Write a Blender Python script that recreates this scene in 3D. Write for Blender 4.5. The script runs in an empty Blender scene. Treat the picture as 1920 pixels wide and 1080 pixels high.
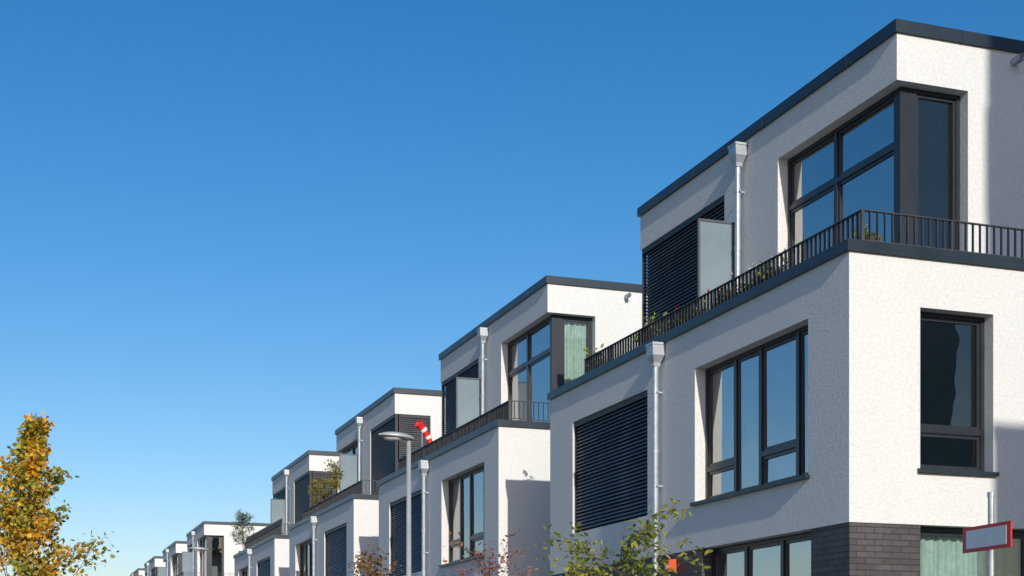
import bpy, math, random
from math import radians, sin, cos, pi
from mathutils import Vector, Matrix

S = bpy.context.scene
COL = S.collection
S.view_settings.view_transform = 'Standard'
S.view_settings.look = 'None'
S.view_settings.exposure = 0

# ------------------------------------------------------------------ materials
def new_mat(name):
    m = bpy.data.materials.new(name); m.use_nodes = True
    nt = m.node_tree
    return m, nt, nt.nodes['Principled BSDF'], nt.nodes['Material Output']

def noise(nt, scale, detail=4, rough=0.6, coord='Object'):
    tc = nt.nodes.new('ShaderNodeTexCoord')
    n = nt.nodes.new('ShaderNodeTexNoise')
    n.inputs['Scale'].default_value = scale
    n.inputs['Detail'].default_value = detail
    n.inputs['Roughness'].default_value = rough
    nt.links.new(tc.outputs[coord], n.inputs['Vector'])
    return n

def ramp(nt, src, stops):
    r = nt.nodes.new('ShaderNodeValToRGB')
    el = r.color_ramp.elements
    el[0].position, el[0].color = stops[0][0], (*stops[0][1], 1)
    el[1].position, el[1].color = stops[-1][0], (*stops[-1][1], 1)
    for p, c in stops[1:-1]:
        e = el.new(p); e.color = (*c, 1)
    nt.links.new(src, r.inputs['Fac'])
    return r

def mat_var(name, c1, c2, scale, rough=0.6, metal=0.0, bump=0.0, bscale=40, bdist=0.01, spec=0.5):
    m, nt, b, o = new_mat(name)
    n = noise(nt, scale)
    r = ramp(nt, n.outputs['Fac'], [(0.3, c1), (0.7, c2)])
    nt.links.new(r.outputs['Color'], b.inputs['Base Color'])
    b.inputs['Roughness'].default_value = rough
    b.inputs['Metallic'].default_value = metal
    b.inputs['Specular IOR Level'].default_value = spec
    if bump:
        n2 = noise(nt, bscale, 5, 0.65)
        bp = nt.nodes.new('ShaderNodeBump')
        bp.inputs['Strength'].default_value = bump
        bp.inputs['Distance'].default_value = bdist
        nt.links.new(n2.outputs['Fac'], bp.inputs['Height'])
        nt.links.new(bp.outputs['Normal'], b.inputs['Normal'])
    return m

def stucco():
    m, nt, b, o = new_mat('white_stucco')
    n = noise(nt, 0.6, 5, 0.6)
    r = ramp(nt, n.outputs['Fac'], [(0.25, (0.735, 0.733, 0.712)), (0.75, (0.775, 0.773, 0.752))])
    # stucco grain, with its tiny shadows painted into the colour as dark specks
    ns = noise(nt, 26, 4, 0.85)
    r2 = ramp(nt, ns.outputs['Fac'], [(0.38, (0.70, 0.70, 0.70)), (0.55, (1, 1, 1))])
    mx = nt.nodes.new('ShaderNodeMixRGB'); mx.blend_type = 'MULTIPLY'; mx.inputs['Fac'].default_value = 0.42
    nt.links.new(r.outputs['Color'], mx.inputs['Color1']); nt.links.new(r2.outputs['Color'], mx.inputs['Color2'])
    nt.links.new(mx.outputs['Color'], b.inputs['Base Color'])
    b.inputs['Roughness'].default_value = 0.95
    b.inputs['Specular IOR Level'].default_value = 0.1
    n2 = noise(nt, 17, 4, 0.85)
    bp = nt.nodes.new('ShaderNodeBump')
    bp.inputs['Strength'].default_value = 0.9
    bp.inputs['Distance'].default_value = 0.013
    nt.links.new(n2.outputs['Fac'], bp.inputs['Height'])
    nt.links.new(bp.outputs['Normal'], b.inputs['Normal'])
    return m

def brick():
    m, nt, b, o = new_mat('dark_clinker_brick')
    tc = nt.nodes.new('ShaderNodeTexCoord'); sp = nt.nodes.new('ShaderNodeSeparateXYZ')
    nt.links.new(tc.outputs['Object'], sp.inputs[0])
    ad = nt.nodes.new('ShaderNodeMath'); ad.operation = 'ADD'
    nt.links.new(sp.outputs['X'], ad.inputs[0]); nt.links.new(sp.outputs['Y'], ad.inputs[1])
    cb = nt.nodes.new('ShaderNodeCombineXYZ')
    nt.links.new(ad.outputs[0], cb.inputs['X']); nt.links.new(sp.outputs['Z'], cb.inputs['Y'])
    br = nt.nodes.new('ShaderNodeTexBrick')
    br.inputs['Scale'].default_value = 1
    br.inputs['Brick Width'].default_value = 0.25
    br.inputs['Row Height'].default_value = 0.075
    br.inputs['Mortar Size'].default_value = 0.005
    br.inputs['Mortar Smooth'].default_value = 0.2
    br.inputs['Bias'].default_value = 0.0
    br.inputs['Color1'].default_value = (0.058, 0.052, 0.055, 1)
    br.inputs['Color2'].default_value = (0.098, 0.086, 0.086, 1)
    br.inputs['Mortar'].default_value = (0.028, 0.028, 0.03, 1)
    nt.links.new(cb.outputs[0], br.inputs['Vector'])
    n = noise(nt, 14, 5, 0.7)
    r = ramp(nt, n.outputs['Fac'], [(0.25, (0.6, 0.6, 0.62)), (0.75, (1.15, 1.15, 1.15))])
    mx = nt.nodes.new('ShaderNodeMixRGB'); mx.blend_type = 'MULTIPLY'; mx.inputs['Fac'].default_value = 0.8
    nt.links.new(br.outputs['Color'], mx.inputs['Color1']); nt.links.new(r.outputs['Color'], mx.inputs['Color2'])
    nt.links.new(mx.outputs['Color'], b.inputs['Base Color'])
    b.inputs['Roughness'].default_value = 0.6
    inv = nt.nodes.new('ShaderNodeMath'); inv.operation = 'SUBTRACT'; inv.inputs[0].default_value = 1
    nt.links.new(br.outputs['Fac'], inv.inputs[1])
    bp = nt.nodes.new('ShaderNodeBump'); bp.inputs['Strength'].default_value = 0.9; bp.inputs['Distance'].default_value = 0.006
    nt.links.new(inv.outputs[0], bp.inputs['Height']); nt.links.new(bp.outputs['Normal'], b.inputs['Normal'])
    return m

def glass(name, tint, ior, gcol=(0.95, 0.97, 1)):
    m, nt, b, o = new_mat(name)
    nt.nodes.remove(b)
    tr = nt.nodes.new('ShaderNodeBsdfTransparent'); tr.inputs['Color'].default_value = (*tint, 1)
    gl = nt.nodes.new('ShaderNodeBsdfGlossy'); gl.inputs['Roughness'].default_value = 0.0
    gl.inputs['Color'].default_value = (*gcol, 1)
    fr = nt.nodes.new('ShaderNodeFresnel'); fr.inputs['IOR'].default_value = ior
    n = noise(nt, 0.9, 2)
    bp = nt.nodes.new('ShaderNodeBump'); bp.inputs['Strength'].default_value = 0.12; bp.inputs['Distance'].default_value = 0.08
    nt.links.new(n.outputs['Fac'], bp.inputs['Height'])
    nt.links.new(bp.outputs['Normal'], gl.inputs['Normal'])
    mx = nt.nodes.new('ShaderNodeMixShader')
    nt.links.new(fr.outputs[0], mx.inputs[0]); nt.links.new(tr.outputs[0], mx.inputs[1]); nt.links.new(gl.outputs[0], mx.inputs[2])
    nt.links.new(mx.outputs[0], o.inputs['Surface'])
    return m

def translucent(name, c1, c2, scale, fac=0.4, attr=False, rough=0.6):
    m, nt, b, o = new_mat(name)
    tl = nt.nodes.new('ShaderNodeBsdfTranslucent')
    if attr:
        a = nt.nodes.new('ShaderNodeAttribute'); a.attribute_name = 'Col'; src = a.outputs['Color']
    else:
        n = noise(nt, scale); src = ramp(nt, n.outputs['Fac'], [(0.35, c1), (0.65, c2)]).outputs['Color']
    nt.links.new(src, b.inputs['Base Color']); nt.links.new(src, tl.inputs['Color'])
    b.inputs['Roughness'].default_value = rough
    mx = nt.nodes.new('ShaderNodeMixShader'); mx.inputs[0].default_value = fac
    nt.links.new(b.outputs[0], mx.inputs[1]); nt.links.new(tl.outputs[0], mx.inputs[2])
    nt.links.new(mx.outputs[0], o.inputs['Surface'])
    return m

M_STUCCO = stucco()
M_BRICK = brick()
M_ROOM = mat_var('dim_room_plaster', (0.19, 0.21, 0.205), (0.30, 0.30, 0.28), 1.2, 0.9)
M_COPING = mat_var('anthracite_sheet_metal', (0.018, 0.03, 0.042), (0.03, 0.045, 0.06), 2.0, 0.38, 0.3, 0.05, 6)
M_FRAME = mat_var('anthracite_window_frame', (0.018, 0.021, 0.028), (0.028, 0.031, 0.039), 3.0, 0.35, 0.0)
M_BLIND = mat_var('dark_blind_slats', (0.085, 0.088, 0.095), (0.115, 0.118, 0.125), 1.5, 0.4, 0.2)
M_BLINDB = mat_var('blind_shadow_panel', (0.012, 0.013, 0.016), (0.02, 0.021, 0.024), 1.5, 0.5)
M_RAIL = mat_var('grey_painted_steel', (0.045, 0.048, 0.055), (0.075, 0.078, 0.085), 5, 0.45, 0.3)
M_SCRF = mat_var('grey_screen_frame', (0.07, 0.075, 0.09), (0.1, 0.105, 0.12), 5, 0.45, 0.3)
M_ZINC = mat_var('galvanised_zinc', (0.36, 0.39, 0.42), (0.50, 0.53, 0.56), 9, 0.42, 0.55, 0.1, 20, 0.004)
M_GLASS = glass('window_glass', (0.88, 0.92, 0.92), 5.2, (0.98, 0.99, 1))
M_GLASS_S = glass('end_window_glass', (0.85, 0.92, 0.90), 2.1, (0.78, 0.80, 0.74))
M_FROST = translucent('frosted_glass', (0.23, 0.31, 0.36), (0.28, 0.36, 0.41), 1.5, 0.25, rough=0.25)
M_CURT = translucent('white_curtain', (0.80, 0.80, 0.78), (0.88, 0.88, 0.86), 3, 0.3)
M_MINT = translucent('mint_curtain', (0.50, 0.65, 0.62), (0.68, 0.80, 0.77), 12, 0.3)
M_BARK = mat_var('bark', (0.07, 0.05, 0.038), (0.14, 0.11, 0.085), 18, 0.9, 0, 0.6, 30)
M_LEAF = translucent('leaves', (0, 0, 0), (0, 0, 0), 1, 0.35, attr=True, rough=0.5)
M_TERRA = mat_var('planter_clay', (0.10, 0.06, 0.045), (0.16, 0.10, 0.075), 6, 0.8, 0, 0.2, 20)
M_TERRACE = mat_var('terrace_slabs', (0.28, 0.27, 0.26), (0.36, 0.35, 0.33), 3, 0.85)
M_REED = mat_var('woven_screen', (0.10, 0.095, 0.09), (0.17, 0.16, 0.15), 25, 0.8, 0, 0.4, 60)
M_RED = mat_var('red_paint', (0.66, 0.02, 0.02), (0.74, 0.03, 0.03), 4, 0.4)
M_WHITE = mat_var('white_paint', (0.76, 0.76, 0.75), (0.82, 0.82, 0.81), 4, 0.4)
M_ORANGE = mat_var('orange_paint', (0.62, 0.08, 0.02), (0.70, 0.11, 0.03), 4, 0.4)
M_ASPH = mat_var('asphalt', (0.04, 0.04, 0.042), (0.065, 0.065, 0.065), 3, 0.9, 0, 0.5, 60)
M_PAVE = mat_var('concrete_paving', (0.21, 0.21, 0.215), (0.29, 0.29, 0.29), 2, 0.9, 0, 0.3, 30)
M_GRASS = mat_var('grass_ground', (0.04, 0.06, 0.025), (0.08, 0.09, 0.045), 1.4, 0.95, 0, 0.5, 12)
M_LAMP = mat_var('lamp_grey_paint', (0.36, 0.38, 0.39), (0.44, 0.46, 0.47), 4, 0.4, 0.2)
M_DIFF = mat_var('lamp_diffuser', (0.6, 0.6, 0.58), (0.68, 0.68, 0.66), 4, 0.25)

# ------------------------------------------------------------------ mesh tools
def mk_mesh(name, verts, faces, mats, idx=None, smooth=False):
    me = bpy.data.meshes.new(name)
    me.from_pydata([tuple(v) for v in verts], [], faces)
    for m in mats: me.materials.append(m)
    if idx: me.polygons.foreach_set('material_index', idx)
    if smooth: me.polygons.foreach_set('use_smooth', [True] * len(faces))
    me.update()
    return me

def grid_geo(solids, voids=()):
    """boundary surface of (union of solid boxes) minus (void boxes)"""
    def inside(b, x, y, z): return b[0] < x < b[1] and b[2] < y < b[3] and b[4] < z < b[5]
    ax = []
    for a in range(3):
        lo = min(s[2*a] for s in solids); hi = max(s[2*a+1] for s in solids)
        c = set()
        for s in list(solids) + list(voids):
            for k in (2*a, 2*a+1):
                if lo <= s[k] <= hi: c.add(round(s[k], 5))
        ax.append(sorted(c))
    X, Y, Z = ax
    nx, ny, nz = len(X)-1, len(Y)-1, len(Z)-1
    occ = {}
    for i in range(nx):
        for j in range(ny):
            for k in range(nz):
                x, y, z = (X[i]+X[i+1])/2, (Y[j]+Y[j+1])/2, (Z[k]+Z[k+1])/2
                if any(inside(s, x, y, z) for s in solids) and not any(inside(v, x, y, z) for v in voids):
                    occ[(i, j, k)] = 1
    V = {}; vl = []; F = []
    def vi(i, j, k):
        key = (i, j, k)
        if key not in V: V[key] = len(vl); vl.append((X[i], Y[j], Z[k]))
        return V[key]
    for (i, j, k) in occ:
        if (i-1, j, k) not in occ: F.append((vi(i,j,k), vi(i,j,k+1), vi(i,j+1,k+1), vi(i,j+1,k)))
        if (i+1, j, k) not in occ: F.append((vi(i+1,j,k), vi(i+1,j+1,k), vi(i+1,j+1,k+1), vi(i+1,j,k+1)))
        if (i, j-1, k) not in occ: F.append((vi(i,j,k), vi(i+1,j,k), vi(i+1,j,k+1), vi(i,j,k+1)))
        if (i, j+1, k) not in occ: F.append((vi(i,j+1,k), vi(i,j+1,k+1), vi(i+1,j+1,k+1), vi(i+1,j+1,k)))
        if (i, j, k-1) not in occ: F.append((vi(i,j,k), vi(i,j+1,k), vi(i+1,j+1,k), vi(i+1,j,k)))
        if (i, j, k+1) not in occ: F.append((vi(i,j,k+1), vi(i+1,j,k+1), vi(i+1,j+1,k+1), vi(i,j+1,k+1)))
    return vl, F

class Geo:
    def __init__(s): s.v = []; s.f = []; s.m = []
    def add(s, v, f, mi=0):
        o = len(s.v); s.v += [tuple(p) for p in v]; s.f += [tuple(i+o for i in q) for q in f]; s.m += [mi]*len(f)
    def box(s, x0, x1, y0, y1, z0, z1, mi=0):
        v = [(x0,y0,z0),(x1,y0,z0),(x1,y1,z0),(x0,y1,z0),(x0,y0,z1),(x1,y0,z1),(x1,y1,z1),(x0,y1,z1)]
        s.add(v, [(0,3,2,1),(4,5,6,7),(0,1,5,4),(1,2,6,5),(2,3,7,6),(3,0,4,7)], mi)
    def tube(s, pts, radii, n=8, mi=0, cap=True):
        pts = [Vector(p) for p in pts]; rings = []
        for i, p in enumerate(pts):
            d = (pts[min(i+1, len(pts)-1)] - pts[max(i-1, 0)]).normalized()
            a = d.orthogonal().normalized() if abs(d.z) < 0.95 else Vector((1, 0, 0)) - d*d.x
            a.normalize(); b = d.cross(a)
            rings.append([p + (a*cos(2*pi*k/n) + b*sin(2*pi*k/n))*radii[i] for k in range(n)])
        v = [q for r in rings for q in r]; f = []
        for i in range(len(pts)-1):
            for k in range(n):
                f.append((i*n+k, i*n+(k+1) % n, (i+1)*n+(k+1) % n, (i+1)*n+k))
        if cap:
            f.append(tuple(range(n-1, -1, -1))); f.append(tuple((len(pts)-1)*n+k for k in range(n)))
        s.add(v, f, mi)
    def mesh(s, name, mats, smooth=False): return mk_mesh(name, s.v, s.f, mats, s.m, smooth)

def obj(name, me, parent=None, loc=(0, 0, 0), **props):
    o = bpy.data.objects.new(name, me); COL.objects.link(o)
    o.location = loc
    if parent: o.parent = parent
    for k, v in props.items(): o[k] = v
    return o

def remap(v, mode):
    # (u,d,z) -> facade: x=d,y=u ; side: x=u,y=d
    return [(p[1], p[0], p[2]) for p in v] if mode == 'front' else [tuple(p) for p in v]

CACHE = {}
# window built in (u along wall, d inward, z)
def window_meshes(key, w, h, mull, trans, mode, wide0=0.0):
    k = ('win', key)
    if k in CACHE: return CACHE[k]
    fw = 0.055
    cuts = [(0, fw + wide0)] + [(m-0.035, m+0.035) for m in mull] + [(w-fw, w)]
    solids = [(0, w, 0, 0.08, 0, h)]; voids = []; panes = []
    for i in range(len(cuts)-1):
        u0, u1 = cuts[i][1], cuts[i+1][0]
        ts = trans[i]
        zc = [(0, fw)] + [(t-0.035, t+0.035) for t in ts] + [(h-fw, h)]
        for j in range(len(zc)-1):
            z0, z1 = zc[j][1], zc[j+1][0]
            panes.append((u0, u1, z0, z1))
            sw = 0.045
            voids += [(u0, u1, -1, 0.022, z0, z1), (u0, u1, 0.07, 1, z0, z1), (u0+sw, u1-sw, -1, 1, z0+sw, z1-sw)]
    v, f = grid_geo(solids, voids)
    frame = mk_mesh('window', remap(v, mode), [tuple(reversed(q)) for q in f] if mode == 'front' else f, [M_FRAME])
    gv, gf = [], []
    rp = random.Random(len(key)*7+int(w*100))
    for (u0, u1, z0, z1) in panes:
        a, b = rp.uniform(-.005, .005), rp.uniform(-.005, .005)
        o = len(gv); gv += [(u0+.03, .045+a, z0+.03), (u1-.03, .045-a, z0+.03), (u1-.03, .045-a+b, z1-.03), (u0+.03, .045+a+b, z1-.03)]
        q = (o, o+1, o+2, o+3)
        gf.append(tuple(reversed(q)) if mode == 'front' else q)
    gl = mk_mesh('glass', remap(gv, mode), gf, [M_GLASS if mode == 'front' else M_GLASS_S])
    # sill
    v, f = grid_geo([(-.045, w+.045, -.235, -.172, -.035, .014), (.003, w-.003, -.1725, -.002, .003, .014), (.003, w-.003, -.18, -.17, .003, .014)])
    sill = mk_mesh('sill', remap(v, mode), [tuple(reversed(q)) for q in f] if mode == 'front' else f, [M_COPING])
    CACHE[k] = (frame, gl, sill)
    return CACHE[k]

def curtain_mesh(key, u0, u1, z0, z1, mode, mat, amp=0.035, wl=0.13, seed=1):
    k = ('cur', key)
    if k in CACHE: return CACHE[k]
    rnd = random.Random(seed); n = max(12, int((u1-u0)/0.012)); v = []; f = []
    ph = rnd.random()*6
    for i in range(n+1):
        u = u0+(u1-u0)*i/n
        a = sin(2*pi*u/wl+ph+0.8*sin(u*5+ph))*amp + 0.012*sin(u*71)
        for j, z in enumerate((z0, (z0+z1)/2, z1)):
            v.append((u + 0.01*sin(u*9+j), 0.14+a*(1-0.25*j), z))
    for i in range(n):
        for j in range(2):
            a = i*3+j; f.append((a, a+3, a+4, a+1))
    CACHE[k] = mk_mesh('curtain', remap(v, mode), f, [mat], smooth=True)
    return CACHE[k]

def blind_mesh(key, w, h, mode, leg=0.0, drop=1.0):
    k = ('bl', key)
    if k in CACHE: return CACHE[k]
    g = Geo()
    sp = 0.062; n = int((h-0.12)*drop/sp)
    rnd = random.Random(3)
    def run(u0, u1, conv):
        for i in range(n):
            z = h-0.12-i*sp; t = radians(52 + rnd.uniform(-4, 4)); hw = 0.033
            prof = [(-hw*cos(t), -hw*sin(t)), (-0.006, 0.004), (hw*cos(t), hw*sin(t))]
            vv = []
            for u in (u0+.03, u1-.03):
                for (d, zz) in prof: vv.append(conv(u, d+0.045, z+zz))
                for (d, zz) in prof: vv.append(conv(u, d+0.049, z+zz-0.003))
            ff = [(0,1,7,6),(1,2,8,7),(3,9,10,4),(4,10,11,5),(0,6,9,3),(2,5,11,8),(0,3,4,1),(1,4,5,2),(6,7,10,9),(7,8,11,10)]
            g.add(vv, ff)
        for (a, b, z0, z1) in ((u0, u0+.028, 0.0, h), (u1-.028, u1, 0.0, h), (u0+.03, u1-.03, h-.09, h-.003)):
            c = [conv(uu, dd, zz) for zz in (z0, z1) for (uu, dd) in ((a, .01), (b, .01), (b, .09), (a, .09))]
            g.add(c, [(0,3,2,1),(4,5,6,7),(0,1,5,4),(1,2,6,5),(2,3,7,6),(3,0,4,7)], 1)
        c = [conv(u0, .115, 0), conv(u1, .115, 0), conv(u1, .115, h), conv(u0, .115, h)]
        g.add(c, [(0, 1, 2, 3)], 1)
    if mode == 'front': run(0, w, lambda u, d, z: (d, u, z))
    else: run(0, w, lambda u, d, z: (u, d, z))
    if leg > 0 and mode == 'front': run(0.13, leg, lambda u, d, z: (u, w-d, z))
    if leg < 0: run(0.13, -leg, lambda u, d, z: (u, d, z))
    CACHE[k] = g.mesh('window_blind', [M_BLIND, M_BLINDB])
    return CACHE[k]

def downpipe_mesh(key, z0, z1):
    k = ('dp', key)
    if k in CACHE: return CACHE[k]
    g = Geo()
    g.tube([(0, 0, z0), (0, 0, z1-.30)], [.047, .047], 14)
    lv = [(z1-.36, .052, .052), (z1-.30, .060, .058), (z1-.19, .118, .098), (z1-.035, .122, .102), (z1-.035, .134, .112), (z1, .134, .112)]
    v = []; f = []
    for (z, a, b) in lv: v += [(-b, -a, z), (b, -a, z), (b, a, z), (-b, a, z)]
    for i in range(len(lv)-1):
        for j in range(4): f.append((i*4+j, i*4+(j+1) % 4, i*4+4+(j+1) % 4, i*4+4+j))
    v += [(-.09, -.112, z1-.04), (.09, -.112, z1-.04), (.09, .112, z1-.04), (-.09, .112, z1-.04)]
    o = (len(lv)-1)*4; q = len(lv)*4
    for j in range(4): f.append((o+j, o+(j+1) % 4, q+(j+1) % 4, q+j))
    f.append((q, q+1, q+2, q+3)); f.append((3, 2, 1, 0))
    g.add(v, f)
    z = z1-.75
    while z > z0+.3:
        g.tube([(0, 0, z-.02), (0, 0, z+.02)], [.055, .055], 14)
        g.box(.04, .118, -.012, .012, z-.012, z+.012)
        g.box(-.01, .01, -.085, -.05, z-.015, z+.015)
        z -= 1.45
    g.tube([(0, 0, z1-1.7), (0, 0, z1-1.62)], [.053, .053], 14)
    CACHE[k] = g.mesh('downpipe', [M_ZINC])
    return CACHE[k]

def coping_mesh(key, x0, x1, y0, y1, z0, z1, ring=None, ov=0.045):
    k = ('cp', key)
    if k in CACHE: return CACHE[k]
    g = Geo()
    vo = [(x0+ring, x1-ring, y0+ring, y1-ring, z0-1, z1+1)] if ring else []
    v, f = grid_geo([(x0-ov, x1+ov, y0-ov, y1+ov, z0-.004, z1)], vo); g.add(v, f)
    y = y0+1.15
    while y < y1: # lap joints along the front edge
        g.box(x0-ov-.005, x0+.1, y, y+.012, z0-.009, z1+.004); y += 2.4
    x = x0+1.0
    while x < x1:
        g.box(x, x+.012, y0-ov-.005, y0+.1, z0-.009, z1+.004); x += 2.4
    CACHE[k] = g.mesh('coping', [M_COPING])
    return CACHE[k]

def railing_mesh():
    if 'rail' in CACHE: return CACHE['rail']
    g = Geo(); X0, Y0, X1, Y1 = .30, .18, 8.7, 9.1; zt = 7.28; zb = 6.90
    g.box(X0-.025, X0+.025, Y0-.025, Y1, zt-.012, zt)           # top flat bar
    g.box(X0+.025, X1, Y0-.025, Y0+.025, zt-.012, zt)
    g.box(X0-.02, X0+.02, Y0-.02, Y1, zb, zb+.012)
    g.box(X0+.02, X1, Y0-.02, Y0+.02, zb, zb+.012)
    def bars(a0, a1, front):
        n = int((a1-a0)/.108)
        for i in range(1, n+1):
            a = a0+i*.108; post = (i % 12 == 0)
            t, wdt = (.012, .022) if post else (.005, .019)
            z0 = 6.826 if post else zb+.012
            if front: g.box(X0-wdt, X0+wdt, a-t, a+t, z0, zt-.012)
            else: g.box(a-t, a+t, Y0-wdt, Y0+wdt, z0, zt-.012)
    g.box(X0-.02, X0+.02, Y0-.02, Y0+.02, 6.826, zt-.012)
    bars(Y0, Y1-.03, True); bars(X0, X1, False)
    g.box(X0-.02, X0+.02, Y1-.02, Y1-.001, 6.826, zt-.012)
    g.box(X0+.026, 1.5, Y1-.02, Y1-.003, zt-.012, zt); g.box(X0+.021, 1.5, Y1-.02, Y1-.003, zb, zb+.012)
    n = 10
    for i in range(1, n+1): g.box(X0+i*.108-.005, X0+i*.108+.005, Y1-.02, Y1-.004, zb+.012, zt-.012)
    CACHE['rail'] = g.mesh('balcony_railing', [M_RAIL]); return CACHE['rail']

def house_shells(end):
    kk = ('sh', end)
    if kk in CACHE: return CACHE[kk]
    vo = [(-1, .31, .94, 4.12, 4.10, 6.10), (.3, 4, .3, 4.6, 3.9, 6.3),
          (-1, .31, 5.78, 8.97, 4.10, 6.10), (.3, 4, 4.8, 9.8, 3.9, 6.3)]
    if end: vo.append((1.01, 2.09, -1, .31, 4.10, 6.10))
    v, f = grid_geo([(0, 9, 0, 10.1, 3.425, 6.70)], vo)
    def mi(v, f, fn):
        out = []
        for q in f:
            c = [sum(v[i][a] for i in q)/len(q) for a in range(3)]; out.append(1 if fn(*c) else 0)
        return out
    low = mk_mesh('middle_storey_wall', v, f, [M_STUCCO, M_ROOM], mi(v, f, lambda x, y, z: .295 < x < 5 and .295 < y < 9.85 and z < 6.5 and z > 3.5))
    vo = [(-1, .31, .89, 3.92, .6, 4), (.3, 4, .3, 4.4, .1, 4)]
    if end: vo.append((1.02, 3.6, -1, .31, .6, 4))
    v, f = grid_geo([(.012, 8.99, .012, 10.088, 0, 3.43)], vo)
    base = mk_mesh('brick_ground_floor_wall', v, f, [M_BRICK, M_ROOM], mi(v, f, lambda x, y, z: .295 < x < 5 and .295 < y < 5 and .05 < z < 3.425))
    x0, y0, y1 = 1.59, 1.34, 9.54
    vo = [(0, x0+.3, 0, 4.47, 6.76, 9.5), (0, 2.72, 0, y0+.3, 6.76, 9.5), (x0+.29, 5, y0+.29, 4.9, 6.76, 9.7),
          (0, x0+.3, 6.21, 12, 6.76, 9.5), (0, 2.75, y1-.3, 12, 6.76, 9.5), (x0+.29, 5, 5.1, y1-.29, 6.76, 9.7)]
    v, f = grid_geo([(x0, 8.4, y0, y1, 6.65, 10.13)], vo)
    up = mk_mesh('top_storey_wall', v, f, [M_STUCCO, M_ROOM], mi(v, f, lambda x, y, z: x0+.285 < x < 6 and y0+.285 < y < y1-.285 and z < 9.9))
    if 'fl' not in CACHE:
        fl = Geo(); fl.box(.3, 8.7, .3, 9.8, 6.69, 6.73); CACHE['fl'] = fl.mesh('terrace_floor', [M_TERRACE])
    CACHE[kk] = (low, base, up, CACHE['fl']); return CACHE[kk]

def screen_meshes():
    if 'scr' in CACHE: return CACHE['scr']
    g = Geo(); x0, x1, z0, z1, y = .84, 1.50, 6.92, 8.87, 5.69
    g.box(x0, x0+.035, y-.02, y+.02, 6.73, z1); g.box(x1-.035, x1, y-.02, y+.02, 6.73, z1)
    g.box(x0+.035, x1-.035, y-.02, y+.02, z1-.035, z1); g.box(x0+.035, x1-.035, y-.02, y+.02, z0, z0+.035)
    g2 = Geo(); g2.box(x0+.03, x1-.03, y-.005, y+.005, z0+.03, z1-.03)
    CACHE['scr'] = (g.mesh('privacy_screen', [M_SCRF]), g2.mesh('frosted_pane', [M_FROST])); return CACHE['scr']

def spout_mesh():
    if 'sp' in CACHE: return CACHE['sp']
    n = 16; v = []; f = []
    for (y, r) in ((-.2, .052), (.05, .052), (.05, .044), (-.2, .044)):
        v += [(r*cos(2*pi*k/n), y, r*sin(2*pi*k/n)) for k in range(n)]
    for a, b in ((0, 1), (3, 0), (2, 3)):
        for k in range(n): f.append((a*n+k, b*n+k, b*n+(k+1) % n, a*n+(k+1) % n))
    CACHE['sp'] = mk_mesh('overflow_spout', v, f, [M_ZINC], smooth=True); return CACHE['sp']

def put_window(par, key, loc, w, h, mull, trans, mode, curtains=(), sill=True, wide0=0.0, lab=None):
    fr, gl, si = window_meshes(key, w, h, mull, trans, mode, wide0)
    o = obj('window', fr, par, loc)
    if lab: o['label'] = lab
    obj('glass', gl, o)
    if sill: obj('sill', si, o)
    for i, (a, b, mat, sd) in enumerate(curtains):
        obj('curtain', curtain_mesh((key, a, b, mat.name), a, b, .06, h-.06, mode, mat, seed=sd), o)

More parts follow.
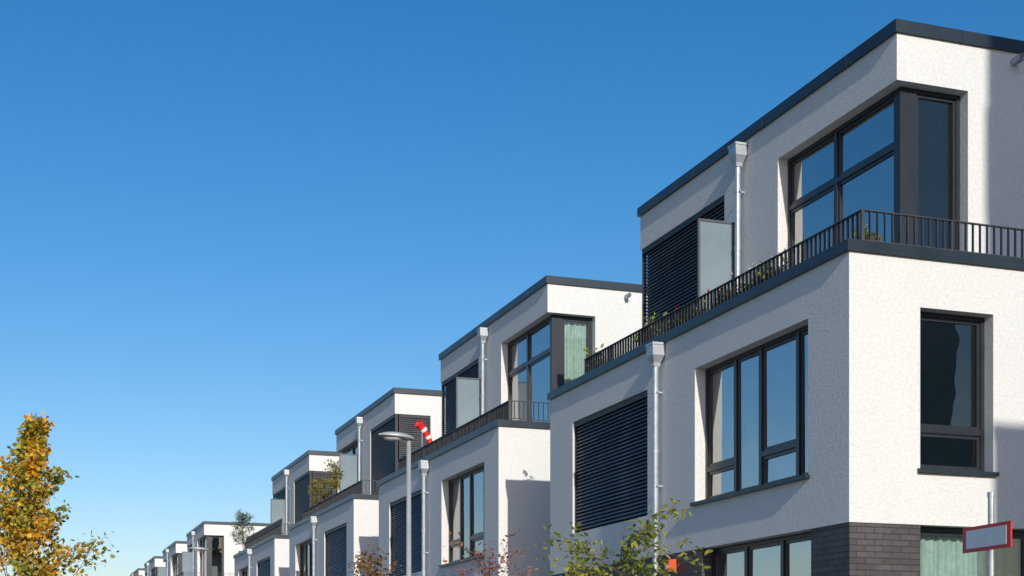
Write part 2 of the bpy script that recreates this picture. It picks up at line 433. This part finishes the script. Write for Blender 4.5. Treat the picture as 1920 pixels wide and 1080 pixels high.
def house(ox, oy, cfg, label):
    E = bpy.data.objects.new('terraced_house', None); COL.objects.link(E)
    E.location = (ox, oy, 0); E['label'] = label; E['category'] = 'house'; E['group'] = 'row of identical modern terraced houses'
    end = cfg.get('end', 0)
    low, base, up, fl = house_shells(end)
    obj('middle_storey_wall', low, E); obj('ground_floor_wall', base, E); obj('top_storey_wall', up, E); obj('terrace_floor', fl, E)
    obj('terrace_coping', coping_mesh('t', 0, 9, 0, 10.1, 6.70, 6.83, ring=.38), E)
    obj('roof_coping', coping_mesh('r', 1.59, 8.4, 1.34, 9.54, 10.13, 10.29), E)
    obj('balcony_railing', railing_mesh(), E)
    s, p = screen_meshes(); so = obj('privacy_screen', s, E); obj('frosted_pane', p, so)
    obj('downpipe', downpipe_mesh('l', .15, 6.695), E, (-.114, 5.24, 0))
    obj('downpipe', downpipe_mesh('u', 6.74, 10.07), E, (1.476, 5.54, 0))
    obj('overflow_spout', spout_mesh(), E, (3.46, 1.34, 9.99))
    A, B, C, D, cur = cfg['A'], cfg['B'], cfg['C'], cfg['D'], cfg.get('cur', 0)
    r = .172
    cA = [(2.42, 3.12, M_CURT, 2), (1.62, 2.1, M_CURT, 5)] if cur else [(2.6, 3.1, M_CURT, 2)]
    for slot, yy in ((A, .94), (B, 5.785)):
        if slot == 'w': put_window(E, 'A', (r, yy, 4.10), 3.18, 2.0, [.55, 1.54, 2.26], [[], [.5], [], [.5]], 'front', cA)
        else: obj('window_blind', blind_mesh('A', 3.18, 2.0, 'front'), E, (.025, yy, 4.10))
    if end:
        put_window(E, 'S', (1.01, r, 4.10), 1.08, 2.0, [], [[.53]], 'side', [])
        put_window(E, 'GS', (1.02, r, .60), 2.58, 2.82, [1.75], [[], []], 'side', [(.06, 2.5, M_MINT, 6)])
    put_window(E, 'G', (r, .89, .60), 3.03, 2.82, [1.0, 2.0], [[2.0], [2.0], [2.0]], 'front', [(.1, 2.9, M_CURT, 8)] if cur else [])
    x0, y0 = 1.59+.17, 1.34+.17
    cc = [(2.25, 2.84, M_CURT, 3)]
    if C == 'w':
        put_window(E, 'C', (x0, y0+.082, 6.78), 2.875, 2.715, [1.52], [[1.96], [1.96]], 'front', cc, sill=False)
        put_window(E, 'CS', (x0, y0, 6.78), .955, 2.715, [], [[]], 'side', cfg.get('cs', []), sill=False, wide0=.2)
    else:
        obj('window_blind', blind_mesh('C', 4.467-1.36, 2.73, 'front', leg=-1.11), E, (1.60, 1.36, 6.765))
    if D == 'w':
        put_window(E, 'D', (x0, 6.215, 6.78), 3.06, 2.715, [1.52], [[1.96], [1.96]], 'front', [], sill=False)
        put_window(E, 'CS', (x0, 9.28, 6.78), .955, 2.715, [], [[]], 'side', [], sill=False, wide0=.2)
    else:
        obj('window_blind', blind_mesh('D', 3.297, 2.73, 'front', leg=1.12), E, (1.60, 6.213, 6.765))
    if cfg.get('reed'):
        g = Geo()
        g.box(.335, .345, .25, 9.0, 6.90, 7.5)
        for i in range(60): g.box(.328, .335, .25+i*.146, .25+i*.146+.08, 6.90, 7.5)
        for z in (7.0, 7.2, 7.4): g.box(.322, .328, .25, 9.0, z, z+.02)
        obj('reed_screen', g.mesh('reed_screen', [M_REED]), E)
    return E

P = 13.08
HX, HY = 9.61, 15.04
far_l = 'distant white terraced house further along the street'
houses = [
    (HX, HY, dict(A='w', B='b', C='w', D='b', cur=1, end=1), 'white terraced house with brick base and glazed terrace corner'),
    (HX, HY+P, dict(A='w', B='b', C='w', D='b', cur=1, cs=[(.28, .9, M_MINT, 7)]), 'white terraced house with mint curtain in corner window'),
    (HX, HY+2*P, dict(A='b', B='w', C='b', D='w'), 'white terraced house with corner window shuttered by blinds'),
    (HX, HY+3*P, dict(A='b', B='w', C='b', D='b', reed=1), 'white terraced house with woven screen along its terrace'),
    (HX-.45, 82.2, dict(A='b', B='w', C='w', D='b'), far_l),
    (HX-.6, 82.2+P, dict(A='w', B='b', C='w', D='w'), far_l),
    (HX-.7, 82.2+2*P, dict(A='w', B='b', C='b', D='b'), far_l),
    (HX-.75, 82.2+3*P, dict(A='w', B='b', C='w', D='b'), far_l),
    (HX-.8, 82.2+4*P, dict(A='w', B='b', C='w', D='b'), far_l),
]
H = [house(*h) for h in houses]

# ------------------------------------------------------------------ unseen building, added and shaped to cast the shadow on the end wall
def shadow_building():
    E = bpy.data.objects.new('unseen_shadow_building', None); COL.objects.link(E)
    E.location = (10.58, -12, 0); E['label'] = 'unseen stepped building added to cast shadow on the end wall'; E['category'] = 'building'
    wins = []
    for z in (1.0, 4.2, 7.4):
        for x in (2.0, 5.6, 9.2): wins.append((x, z))
    vo = [(x, x+1.6, 9.69, 12, z, z+1.9) for x, z in wins]
    v, f = grid_geo([(0, 14, 0, 10, 0, 11.75), (.88, 14, 0, 10, 11.7, 19), (.79, .9, 2, 9.6, 15.7, 17.2), (.84, .9, 1, 9.9, 17.19, 18.2), (.835, .9, 1, 9.9, 15.0, 15.71)], vo)  # steps on the tall edge only shape the outline of the cast shadow
    obj('wall', mk_mesh('wall', v, f, [M_STUCCO]), E)
    obj('terrace_coping', coping_mesh('n1', 0, .78, 0, 10, 11.75, 11.85, ov=.03), E)
    obj('roof_coping', coping_mesh('n2', .88, 14, 0, 10, 19, 19.15), E)
    fr, gl, si = window_meshes('N', 1.6, 1.9, [.8], [[], []], 'side')
    for x, z in wins:
        o = obj('window', fr, E, (x+1.6, 9.85, z)); o.rotation_euler = (0, 0, pi)
        obj('glass', gl, o); obj('sill', si, o)
shadow_building()

# ------------------------------------------------------------------ vegetation
def leaf_shape(kind):
    if kind == 'maple':
        p = [(0, 0), (.28, .02), (.5, .3), (.3, .38), (.42, .75), (.16, .68), (0, 1.0), (-.16, .68), (-.42, .75), (-.3, .38), (-.5, .3), (-.28, .02)]
        return [(x, y, .12*abs(x)) for x, y in p], [(0,1,2,3),(0,3,4,5),(0,5,6),(0,6,7),(0,7,8,9),(0,9,10,11)]
    if kind == 'oval':
        return [(0,0,0),(.22,.3,.07),(.2,.65,.06),(0,1,-.05),(-.2,.65,.06),(-.22,.3,.07)], [(0,1,2,3),(0,3,4,5)]
    return [(0,0,0),(.12,.5,.03),(0,1,0),(-.12,.5,.03)], [(0,1,2,3)]

def leaves_mesh(name, pts, kind, size, colors, rnd, tone=None):
    sv, sf = leaf_shape(kind); V = []; F = []; C = []
    for (p, cl) in pts:
        s = size*rnd.uniform(.6, 1.2)
        d = Vector((rnd.gauss(0, 1), rnd.gauss(0, 1), rnd.gauss(-.35, .7))).normalized()
        n = Vector((rnd.gauss(0, 1), rnd.gauss(0, 1), rnd.gauss(.8, .8)))
        x = d.cross(n)
        if x.length < .01: continue
        x.normalize(); n = x.cross(d)
        o = len(V)
        for (a, b, c) in sv: V.append(p + x*a*s + d*b*s + n*c*s)
        k = min(1, max(0, cl + rnd.gauss(0, .16)))
        i = k*(len(colors)-1); j = int(i); t = i-j
        c0, c1 = colors[j], colors[min(j+1, len(colors)-1)]
        br = rnd.uniform(.7, 1.25)
        col = tuple((c0[q]*(1-t)+c1[q]*t)*br for q in range(3)) + (1,)
        for q in sf:
            F.append(tuple(i2+o for i2 in q)); C += [col]*len(q)
    me = mk_mesh(name, V, F, [M_LEAF])
    at = me.color_attributes.new('Col', 'FLOAT_COLOR', 'CORNER')
    at.data.foreach_set('color', [x for c in C for x in c])
    return me

def tree(name, label, loc, height, cbase, radius, nbr, ntw, nlf, kind, size, colors, seed, profile, tr=.05, up=.8, group=None, lean=(0, 0), jit=.06, cat='tree', droop=0.0, spread=.6):
    rnd = random.Random(seed)
    E = bpy.data.objects.new(name, None); COL.objects.link(E); E.location = loc
    E['label'] = label; E['category'] = cat
    if group: E['group'] = group
    g = Geo(); n = 9; tp = []
    for i in range(n):
        t = i/(n-1); tp.append(Vector((lean[0]*t + rnd.gauss(0, .02)*(i > 0), lean[1]*t + rnd.gauss(0, .02)*(i > 0), height*.97*t)))
    g.tube(tp, [tr*(1-.88*i/(n-1)) for i in range(n)], 8)
    def trunk_at(z):
        t = max(0, min(.999, z/(height*.97)))*(n-1); i = int(t); return tp[i].lerp(tp[i+1], t-i)
    pts = []
    for b in range(nbr):
        t = (b+rnd.random())/nbr; z = cbase+(height*.94-cbase)*t
        az = b*2.39996+rnd.gauss(0, .3); L = radius*profile(t)*rnd.uniform(.6, 1.12)
        p = trunk_at(z - L*up*.55); d = Vector((cos(az), sin(az), up*rnd.uniform(.7, 1.3))).normalized()
        bp = [p.copy()]; sg = 5; q = p.copy()
        for s in range(sg):
            d = (d+Vector((rnd.gauss(0, .14), rnd.gauss(0, .14), rnd.gauss(.03, .1)-droop*s*.12))).normalized(); q = q+d*L*1.15/sg; bp.append(q.copy())
        r0 = tr*.34*(1-.5*t)
        g.tube(bp, [max(.003, r0*(1-.85*i/sg)) for i in range(sg+1)], 5, cap=False)
        cl = rnd.random()
        for w in range(ntw):
            s = rnd.uniform(.25, 1)*sg; i = min(sg-1, int(s)); a = bp[i].lerp(bp[i+1], s-i)
            dd = (d*.6+Vector((rnd.gauss(0, spread), rnd.gauss(0, spread), rnd.gauss(.25-droop*.3, .4)))).normalized()
            ll = (L*.35+.08)*rnd.uniform(.5, 1.2)
            e = a+dd*ll; mid = a.lerp(e, .5)+Vector((rnd.gauss(0, .02), rnd.gauss(0, .02), .02))
            g.tube([a, mid, e], [max(.0025, r0*.3), max(.002, r0*.2), .0015], 4, cap=False)
            for k in range(nlf):
                u = rnd.uniform(.2, 1.05); c = a.lerp(mid, u*2) if u < .5 else mid.lerp(e, u*2-1)
                pts.append((c+Vector((rnd.gauss(0, jit), rnd.gauss(0, jit), rnd.gauss(0, jit))), min(1, max(0, cl+.12*sin(w)))))
    obj('trunk', g.mesh('trunk', [M_BARK]), E)
    obj('crown', leaves_mesh('crown', pts, kind, size, colors, rnd), E)
    return E

AUT = [(.26, .28, .035), (.46, .38, .04), (.78, .50, .05), (.84, .48, .05), (.70, .36, .04), (.56, .40, .045), (.28, .27, .03)]
tree('maple_tree', 'slender maple with orange and yellow autumn leaves by the road', (.10, 26.3, 0), 6.3, 1.9, 1.5, 64, 10, 15, 'maple', .085, AUT, 5,
     lambda t: (.10+.95*min(1, (1-t)*1.35))*(.84+.27*sin(t*17+2)), tr=.06, up=1.15, lean=(.40, 0), jit=.055)
GRN = [(.14, .20, .03), (.24, .29, .04), (.38, .37, .07), (.24, .24, .035), (.42, .34, .06)]
tree('young_street_tree', 'young street tree with sparse yellow-green leaves on the pavement', (6.45, 14.7, .1), 3.2, 1.9, .82, 30, 8, 7, 'oval', .09, GRN, 11,
     lambda t: .6+.4*sin(pi*(.35+.65*(1-t))), tr=.03, up=.6, droop=.4, spread=.5, jit=.045)
RED = [(.36, .10, .07), (.45, .16, .11), (.28, .07, .05), (.42, .20, .10)]
tree('red_leaved_tree', 'thin tree with bare twigs and a few reddish leaves', (6.35, 19.0, .1), 3.45, 1.7, 1.05, 26, 8, 4, 'oval', .065, RED, 21,
     lambda t: .5+.5*sin(pi*(1-t)), tr=.028, up=.9)
BRN = [(.24, .11, .04), (.34, .18, .06), (.18, .10, .04), (.3, .2, .06)]
tree('brown_leaved_tree', 'small tree with rust-brown autumn leaves on the pavement', (7.0, 28.3, .1), 4.1, 2.2, .5, 20, 7, 8, 'oval', .10, BRN, 31,
     lambda t: .5+.5*sin(pi*(1-t)), tr=.03, up=.9)

# potted plants on the terraces
def pot_mesh(r, h):
    g = Geo(); n = 20; v = []; f = []
    prof = [(r*.7, 0), (r, h*.85), (r*1.08, h*.85), (r*1.08, h), (r*.92, h), (r*.85, h*.8)]
    for (a, z) in prof: v += [(a*cos(2*pi*k/n), a*sin(2*pi*k/n), z) for k in range(n)]
    for i in range(len(prof)-1):
        for k in range(n): f.append((i*n+k, i*n+(k+1) % n, (i+1)*n+(k+1) % n, (i+1)*n+k))
    f.append(tuple(range(n-1, -1, -1))); f.append(tuple((len(prof)-1)*n+k for k in range(n)))
    g.add(v, f); return g.mesh('pot', [M_TERRA])

def potted_tree(label, loc, height, radius, colors, seed, kind='oval', size=.09, nlf=8, cb=.3):
    E = tree('potted_tree', label, loc, height, height*cb, radius, 18, 7, nlf, kind, size, colors, seed, lambda t: .45+.6*sin(pi*min(1, t*1.0)), tr=.025, up=.7, cat='plant')
    obj('pot', pot_mesh(.2, .34), E)
T3 = 6.73
YG = [(.22, .22, .04), (.42, .31, .05), (.17, .2, .04)]
potted_tree('potted tree with yellow-green foliage on the roof terrace', (10.3, 49.3, T3), 1.6, .5, YG, 41, size=.09)
potted_tree('potted tree with yellow-green foliage on the roof terrace', (10.35, 47.0, T3), 1.9, .26, YG, 42, cb=.5, size=.09, nlf=5)
potted_tree('potted olive-like shrub with grey-green leaves on the terrace', (10.1, 65.0, T3), 2.1, .6, [(.14, .19, .12), (.22, .27, .18), (.12, .16, .1)], 43, 'thin', .13, 16)
potted_tree('potted shrub with yellowing leaves on a far roof terrace', (9.3, 110.5, T3), 2.3, .5, YG, 44)

def planter(label, loc, L, height, greens, flowers, seed, nl=150, size=.06):
    rnd = random.Random(seed)
    E = bpy.data.objects.new('flower_planter', None); COL.objects.link(E); E.location = loc
    E['label'] = label; E['category'] = 'plant'; E['group'] = 'planters along the roof terrace railing'
    v, f = grid_geo([(-.09, .09, -L/2, L/2, 0, .22)], [(-.075, .075, -L/2+.015, L/2-.015, .18, 1)])
    obj('planter_box', mk_mesh('planter_box', v, f, [M_TERRA]), E)
    pts = []; g = Geo()
    for i in range(nl//6):
        y = rnd.uniform(-L/2, L/2); h = height*rnd.uniform(.45, 1)*(.6+.4*sin(y*9+seed))
        tip = Vector((rnd.gauss(-.03, .08), y+rnd.gauss(0, .05), .18+h)); b = Vector((rnd.uniform(-.05, .05), max(-L/2+.02, min(L/2-.02, y)), .17))
        g.tube([b, tip], [.003, .002], 4, cap=False)
        for k in range(7): pts.append((b.lerp(tip, rnd.uniform(.3, 1.05))+Vector((rnd.gauss(0, .02), rnd.gauss(0, .02), 0)), rnd.random()))
    obj('stems', g.mesh('stems', [M_BARK]), E)
    obj('foliage', leaves_mesh('foliage', pts, 'oval', size, greens, rnd), E)
    if flowers:
        for i in range(flowers[1]):
            c = Vector((rnd.gauss(-.04, .08), rnd.uniform(-L/2, L/2), .2+height*rnd.uniform(.6, 1.05)))
            fp = [(c+Vector((rnd.gauss(0, .018), rnd.gauss(0, .018), rnd.gauss(0, .018))), .5) for k in range(11)]
            obj('flower', leaves_mesh('flower', fp, 'oval', .042, [flowers[0], flowers[0]], rnd), E)
G1 = [(.12, .21, .03), (.20, .31, .05), (.32, .36, .07)]
WH, RD = (.8, .78, .74), (.75, .03, .02)
PZ = 6.90
planter('planter with white flowers along the terrace railing', (10.09, 17.85, PZ), 1.1, .30, G1, (WH, 20), 1, 420, .07)
planter('planter with green and red flowering plants by the railing', (10.09, 18.95, PZ), .8, .22, G1, (RD, 2), 2, 300, .07)
planter('planter with red geraniums along the terrace railing', (10.09, 20.1, PZ), .9, .20, G1, (RD, 4), 3, 200)
planter('bushy green planter along the terrace railing', (10.09, 21.7, PZ), .6, .44, G1, None, 4, 420, .10)
planter('bushy green planter at the terrace end', (10.09, 23.9, PZ), .4, .58, G1, None, 5, 120, .09)
planter('planter with small green bush at the terrace corner', (10.25, 15.62, 6.85), .3, .24, [(.11, .2, .03), (.34, .33, .05)], None, 6, 420, .05)

# ------------------------------------------------------------------ street lamps
def lamp_meshes():
    g = Geo(); g.tube([(0, 0, .1), (0, 0, 1.2), (0, 0, 1.22), (0, 0, 5.95)], [.075, .075, .055, .042], 16)
    g.box(-.075, .0, -.018, .018, .6, .62)
    pole = g.mesh('pole', [M_LAMP], True)
    secs = []
    N = 18; n = 20
    for i in range(N+1):
        t = i/N; x = .10-.68*t
        wd = .045+.125*max(0, sin(pi*min(1, max(0, (t-.02)/.98))**.8))**.75 if t < 1 else .01
        if i == 0: wd = .02
        hh = .03+.06*sin(pi*min(1, t*1.05) if t*1.05 < 1 else pi)**.8 if 0 < t < .95 else .02
        secs.append((x, wd, hh, 5.99+.05*t))
    v = []; f = []
    for (x, wd, hh, zc) in secs:
        for k in range(n):
            a = 2*pi*k/n; z = sin(a)*hh
            if z < 0: z *= .45
            v.append((x, cos(a)*wd, zc+z))
    for i in range(N):
        for k in range(n): f.append((i*n+k, i*n+(k+1) % n, (i+1)*n+(k+1) % n, (i+1)*n+k))
    f.append(tuple(range(n))); f.append(tuple(N*n+k for k in range(n-1, -1, -1)))
    head = mk_mesh('lamp_head', v, f, [M_LAMP], smooth=True)
    v = []; f = []
    for j, (s, dz) in enumerate(((1, 0), (.85, -.03), (.5, -.045), (.02, -.05))):
        v += [(-.3+.2*s*cos(2*pi*k/n), .12*s*sin(2*pi*k/n), 5.985+dz) for k in range(n)]
    for j in range(3):
        for k in range(n): f.append((j*n+k, (j+1)*n+k, (j+1)*n+(k+1) % n, j*n+(k+1) % n))
    df = mk_mesh('diffuser', v, f, [M_DIFF], smooth=True)
    return pole, head, df
LP = lamp_meshes()
for (x, y) in ((7.14, 26.1), (6.75, 52.1)):
    E = bpy.data.objects.new('street_lamp', None); COL.objects.link(E); E.location = (x, y, 0)
    E['label'] = 'grey street lamp with flat oval head on the pavement'; E['category'] = 'street lamp'; E['group'] = 'street lamps along the pavement'
    for nme, me in zip(('pole', 'lamp_head', 'diffuser'), LP): obj(nme, me, E)

# ------------------------------------------------------------------ street sign (white, red border, blank)
def street_sign():
    s, c = sin(radians(19.4)), cos(radians(19.4))
    def W(lat, D): return Vector((lat*c+D*s, D*c-lat*s, 0))
    a = W(845/2700*10.25, 10.25); b = W(935/2700*9.72, 9.72)
    mid = (a+b)/2; ang = math.atan2((b-a).y, (b-a).x); L = (b-a).length
    E = bpy.data.objects.new('street_sign', None); COL.objects.link(E)
    E.location = (mid.x, mid.y, 0); E.rotation_euler = (0, 0, ang)
    E['label'] = 'blank white sign plate with red border on a grey post'; E['category'] = 'sign'
    g = Geo(); g.tube([(0, .04, 0), (0, .04, 2.84)], [.022, .022], 16); g.tube([(0, .04, 2.82), (0, .04, 2.855)], [.026, .026], 16)
    obj('post', g.mesh('post', [M_ZINC], False), E)
    z0, z1 = 1.6+230*10/2700, 1.6+278*10/2700
    g = Geo(); g.box(-L/2, L/2, 0, .012, z0, z1, 0)
    g.box(-L/2+.045, L/2-.045, -.003, -.001, z0+.025, z1-.025, 1)
    g.box(-.04, .04, .0125, .016, z0+.03, z0+.05, 2)
    obj('sign_plate', g.mesh('sign_plate', [M_RED, M_WHITE, M_ZINC]), E)
street_sign()

# ------------------------------------------------------------------ windsock on second house terrace
def windsock():
    E = bpy.data.objects.new('windsock', None); COL.objects.link(E)
    E['label'] = 'red and white striped windsock on a stick at the terrace railing'; E['category'] = 'windsock'
    base = Vector((9.98, 35.2, 6.83)); E.location = base
    g = Geo(); g.tube([(0, 0, 0), (0, 0, 1.08)], [.012, .01], 8); obj('stick', g.mesh('stick', [M_ZINC]), E)
    n = 20; v = []; f = []; mi = []
    p = Vector((-.12, -.02, 1.10)); N = 24; L = .66
    side = Vector((-.25, 1, 0)).normalized()
    for i in range(N+1):
        t = i/N; ang = radians(-38-34*t)
        d = Vector((cos(ang), .25*cos(ang), sin(ang))).normalized()
        up = side.cross(d).normalized()
        r = (.11 if i else .12)*(1-.38*t)*(1+.06*sin(t*22))
        v += [p+(up*cos(2*pi*k/n)+side*sin(2*pi*k/n)*.85)*r for k in range(n)]
        p = p+d*L/N
    for i in range(N):
        for k in range(n):
            f.append((i*n+k, i*n+(k+1) % n, (i+1)*n+(k+1) % n, (i+1)*n+k)); mi.append(1 if (7 <= i < 10 or 15 <= i < 18) else 0)
    obj('sock', mk_mesh('sock', v, f, [M_RED, M_WHITE], mi, True), E)
windsock()

# ------------------------------------------------------------------ orange letter box on facade
def letterbox():
    E = bpy.data.objects.new('letter_box', None); COL.objects.link(E); E.location = (9.5, 19.85, 3.14)
    E['label'] = 'small orange letter box mounted on the house wall'; E['category'] = 'letter box'
    g = Geo()
    v = []; f = []
    for y in (-.07, .07):
        v += [(0.11, y, 0), (-.02, y, 0), (-.02, y, .14), (-.01, y, .17), (.01, y, .185), (.11, y, .19)]
    f = [(0,1,2,3,4,5), (11,10,9,8,7,6)]+[(i, 6+i, 6+(i+1) % 6, (i+1) % 6) for i in range(6)]
    g.add(v, f); obj('box', g.mesh('box', [M_ORANGE]), E)
    g = Geo(); g.box(-.026, -.021, -.05, .05, .04, .10)
    obj('name_plate', g.mesh('name_plate', [M_WHITE]), E)
letterbox()

# ------------------------------------------------------------------ ground
def sheet(name, x0, x1, y0, y1, z, mat):
    me = mk_mesh(name, [(x0, y0, z), (x1, y0, z), (x1, y1, z), (x0, y1, z)], [(0, 1, 2, 3)], [mat])
    o = obj(name, me); o['kind'] = 'structure'; return o
sheet('ground', -900, 900, -900, 1500, 0, M_GRASS)
sheet('road', 1.6, 5.8, -80, 400, .004, M_ASPH)
def slab(name, x0, x1, mat, z1):
    g = Geo(); g.box(x0, x1, -80, 400, -.05, z1); o = obj(name, g.mesh(name, [mat])); o['kind'] = 'structure'
slab('kerb', 5.8, 5.95, M_PAVE, .125); slab('pavement', 5.952, 9.0, M_PAVE, .12)
slab('opposite_kerb', 1.45, 1.6, M_PAVE, .125); slab('opposite_pavement', -1.6, 1.448, M_PAVE, .12)

# ------------------------------------------------------------------ light, sky, camera
sd = Vector((-.066, -1, .418)).normalized()
L = bpy.data.lights.new('sun', 'SUN'); L.energy = 3.8; L.angle = radians(.5); L.color = (1, .945, .85)
lo = bpy.data.objects.new('sun', L); COL.objects.link(lo)
lo.rotation_euler = sd.to_track_quat('Z', 'Y').to_euler(); lo.location = (0, -20, 30)

w = bpy.data.worlds.new('World'); S.world = w; w.use_nodes = True
nt = w.node_tree; bg = nt.nodes['Background']
sk = nt.nodes.new('ShaderNodeTexSky'); sk.sky_type = 'NISHITA'; sk.sun_disc = False
sk.sun_elevation = radians(22.7); sk.sun_rotation = radians(183.8)
sk.air_density = 1.0; sk.dust_density = 0.8; sk.ozone_density = 2.2
def vm(col, k):
    m = nt.nodes.new('ShaderNodeVectorMath'); m.operation = 'MULTIPLY'
    nt.links.new(col, m.inputs[0]); m.inputs[1].default_value = k; return m.outputs[0]
hs = nt.nodes.new('ShaderNodeHueSaturation'); hs.inputs['Hue'].default_value = .496; hs.inputs['Saturation'].default_value = 1.42
nt.links.new(sk.outputs[0], hs.inputs['Color'])
b = vm(hs.outputs[0], (1.0, .91, .98))
nt.links.new(b, bg.inputs['Color']); bg.inputs['Strength'].default_value = .13

cam = bpy.data.cameras.new('camera'); co = bpy.data.objects.new('camera', cam); COL.objects.link(co)
co.location = (0, 0, 1.6); co.rotation_euler = (radians(90), 0, radians(-19.4))
cam.sensor_width = 36; cam.lens = 2700/1920*36; cam.shift_y = (1262-540)/1920
cam.clip_end = 3000
S.camera = co
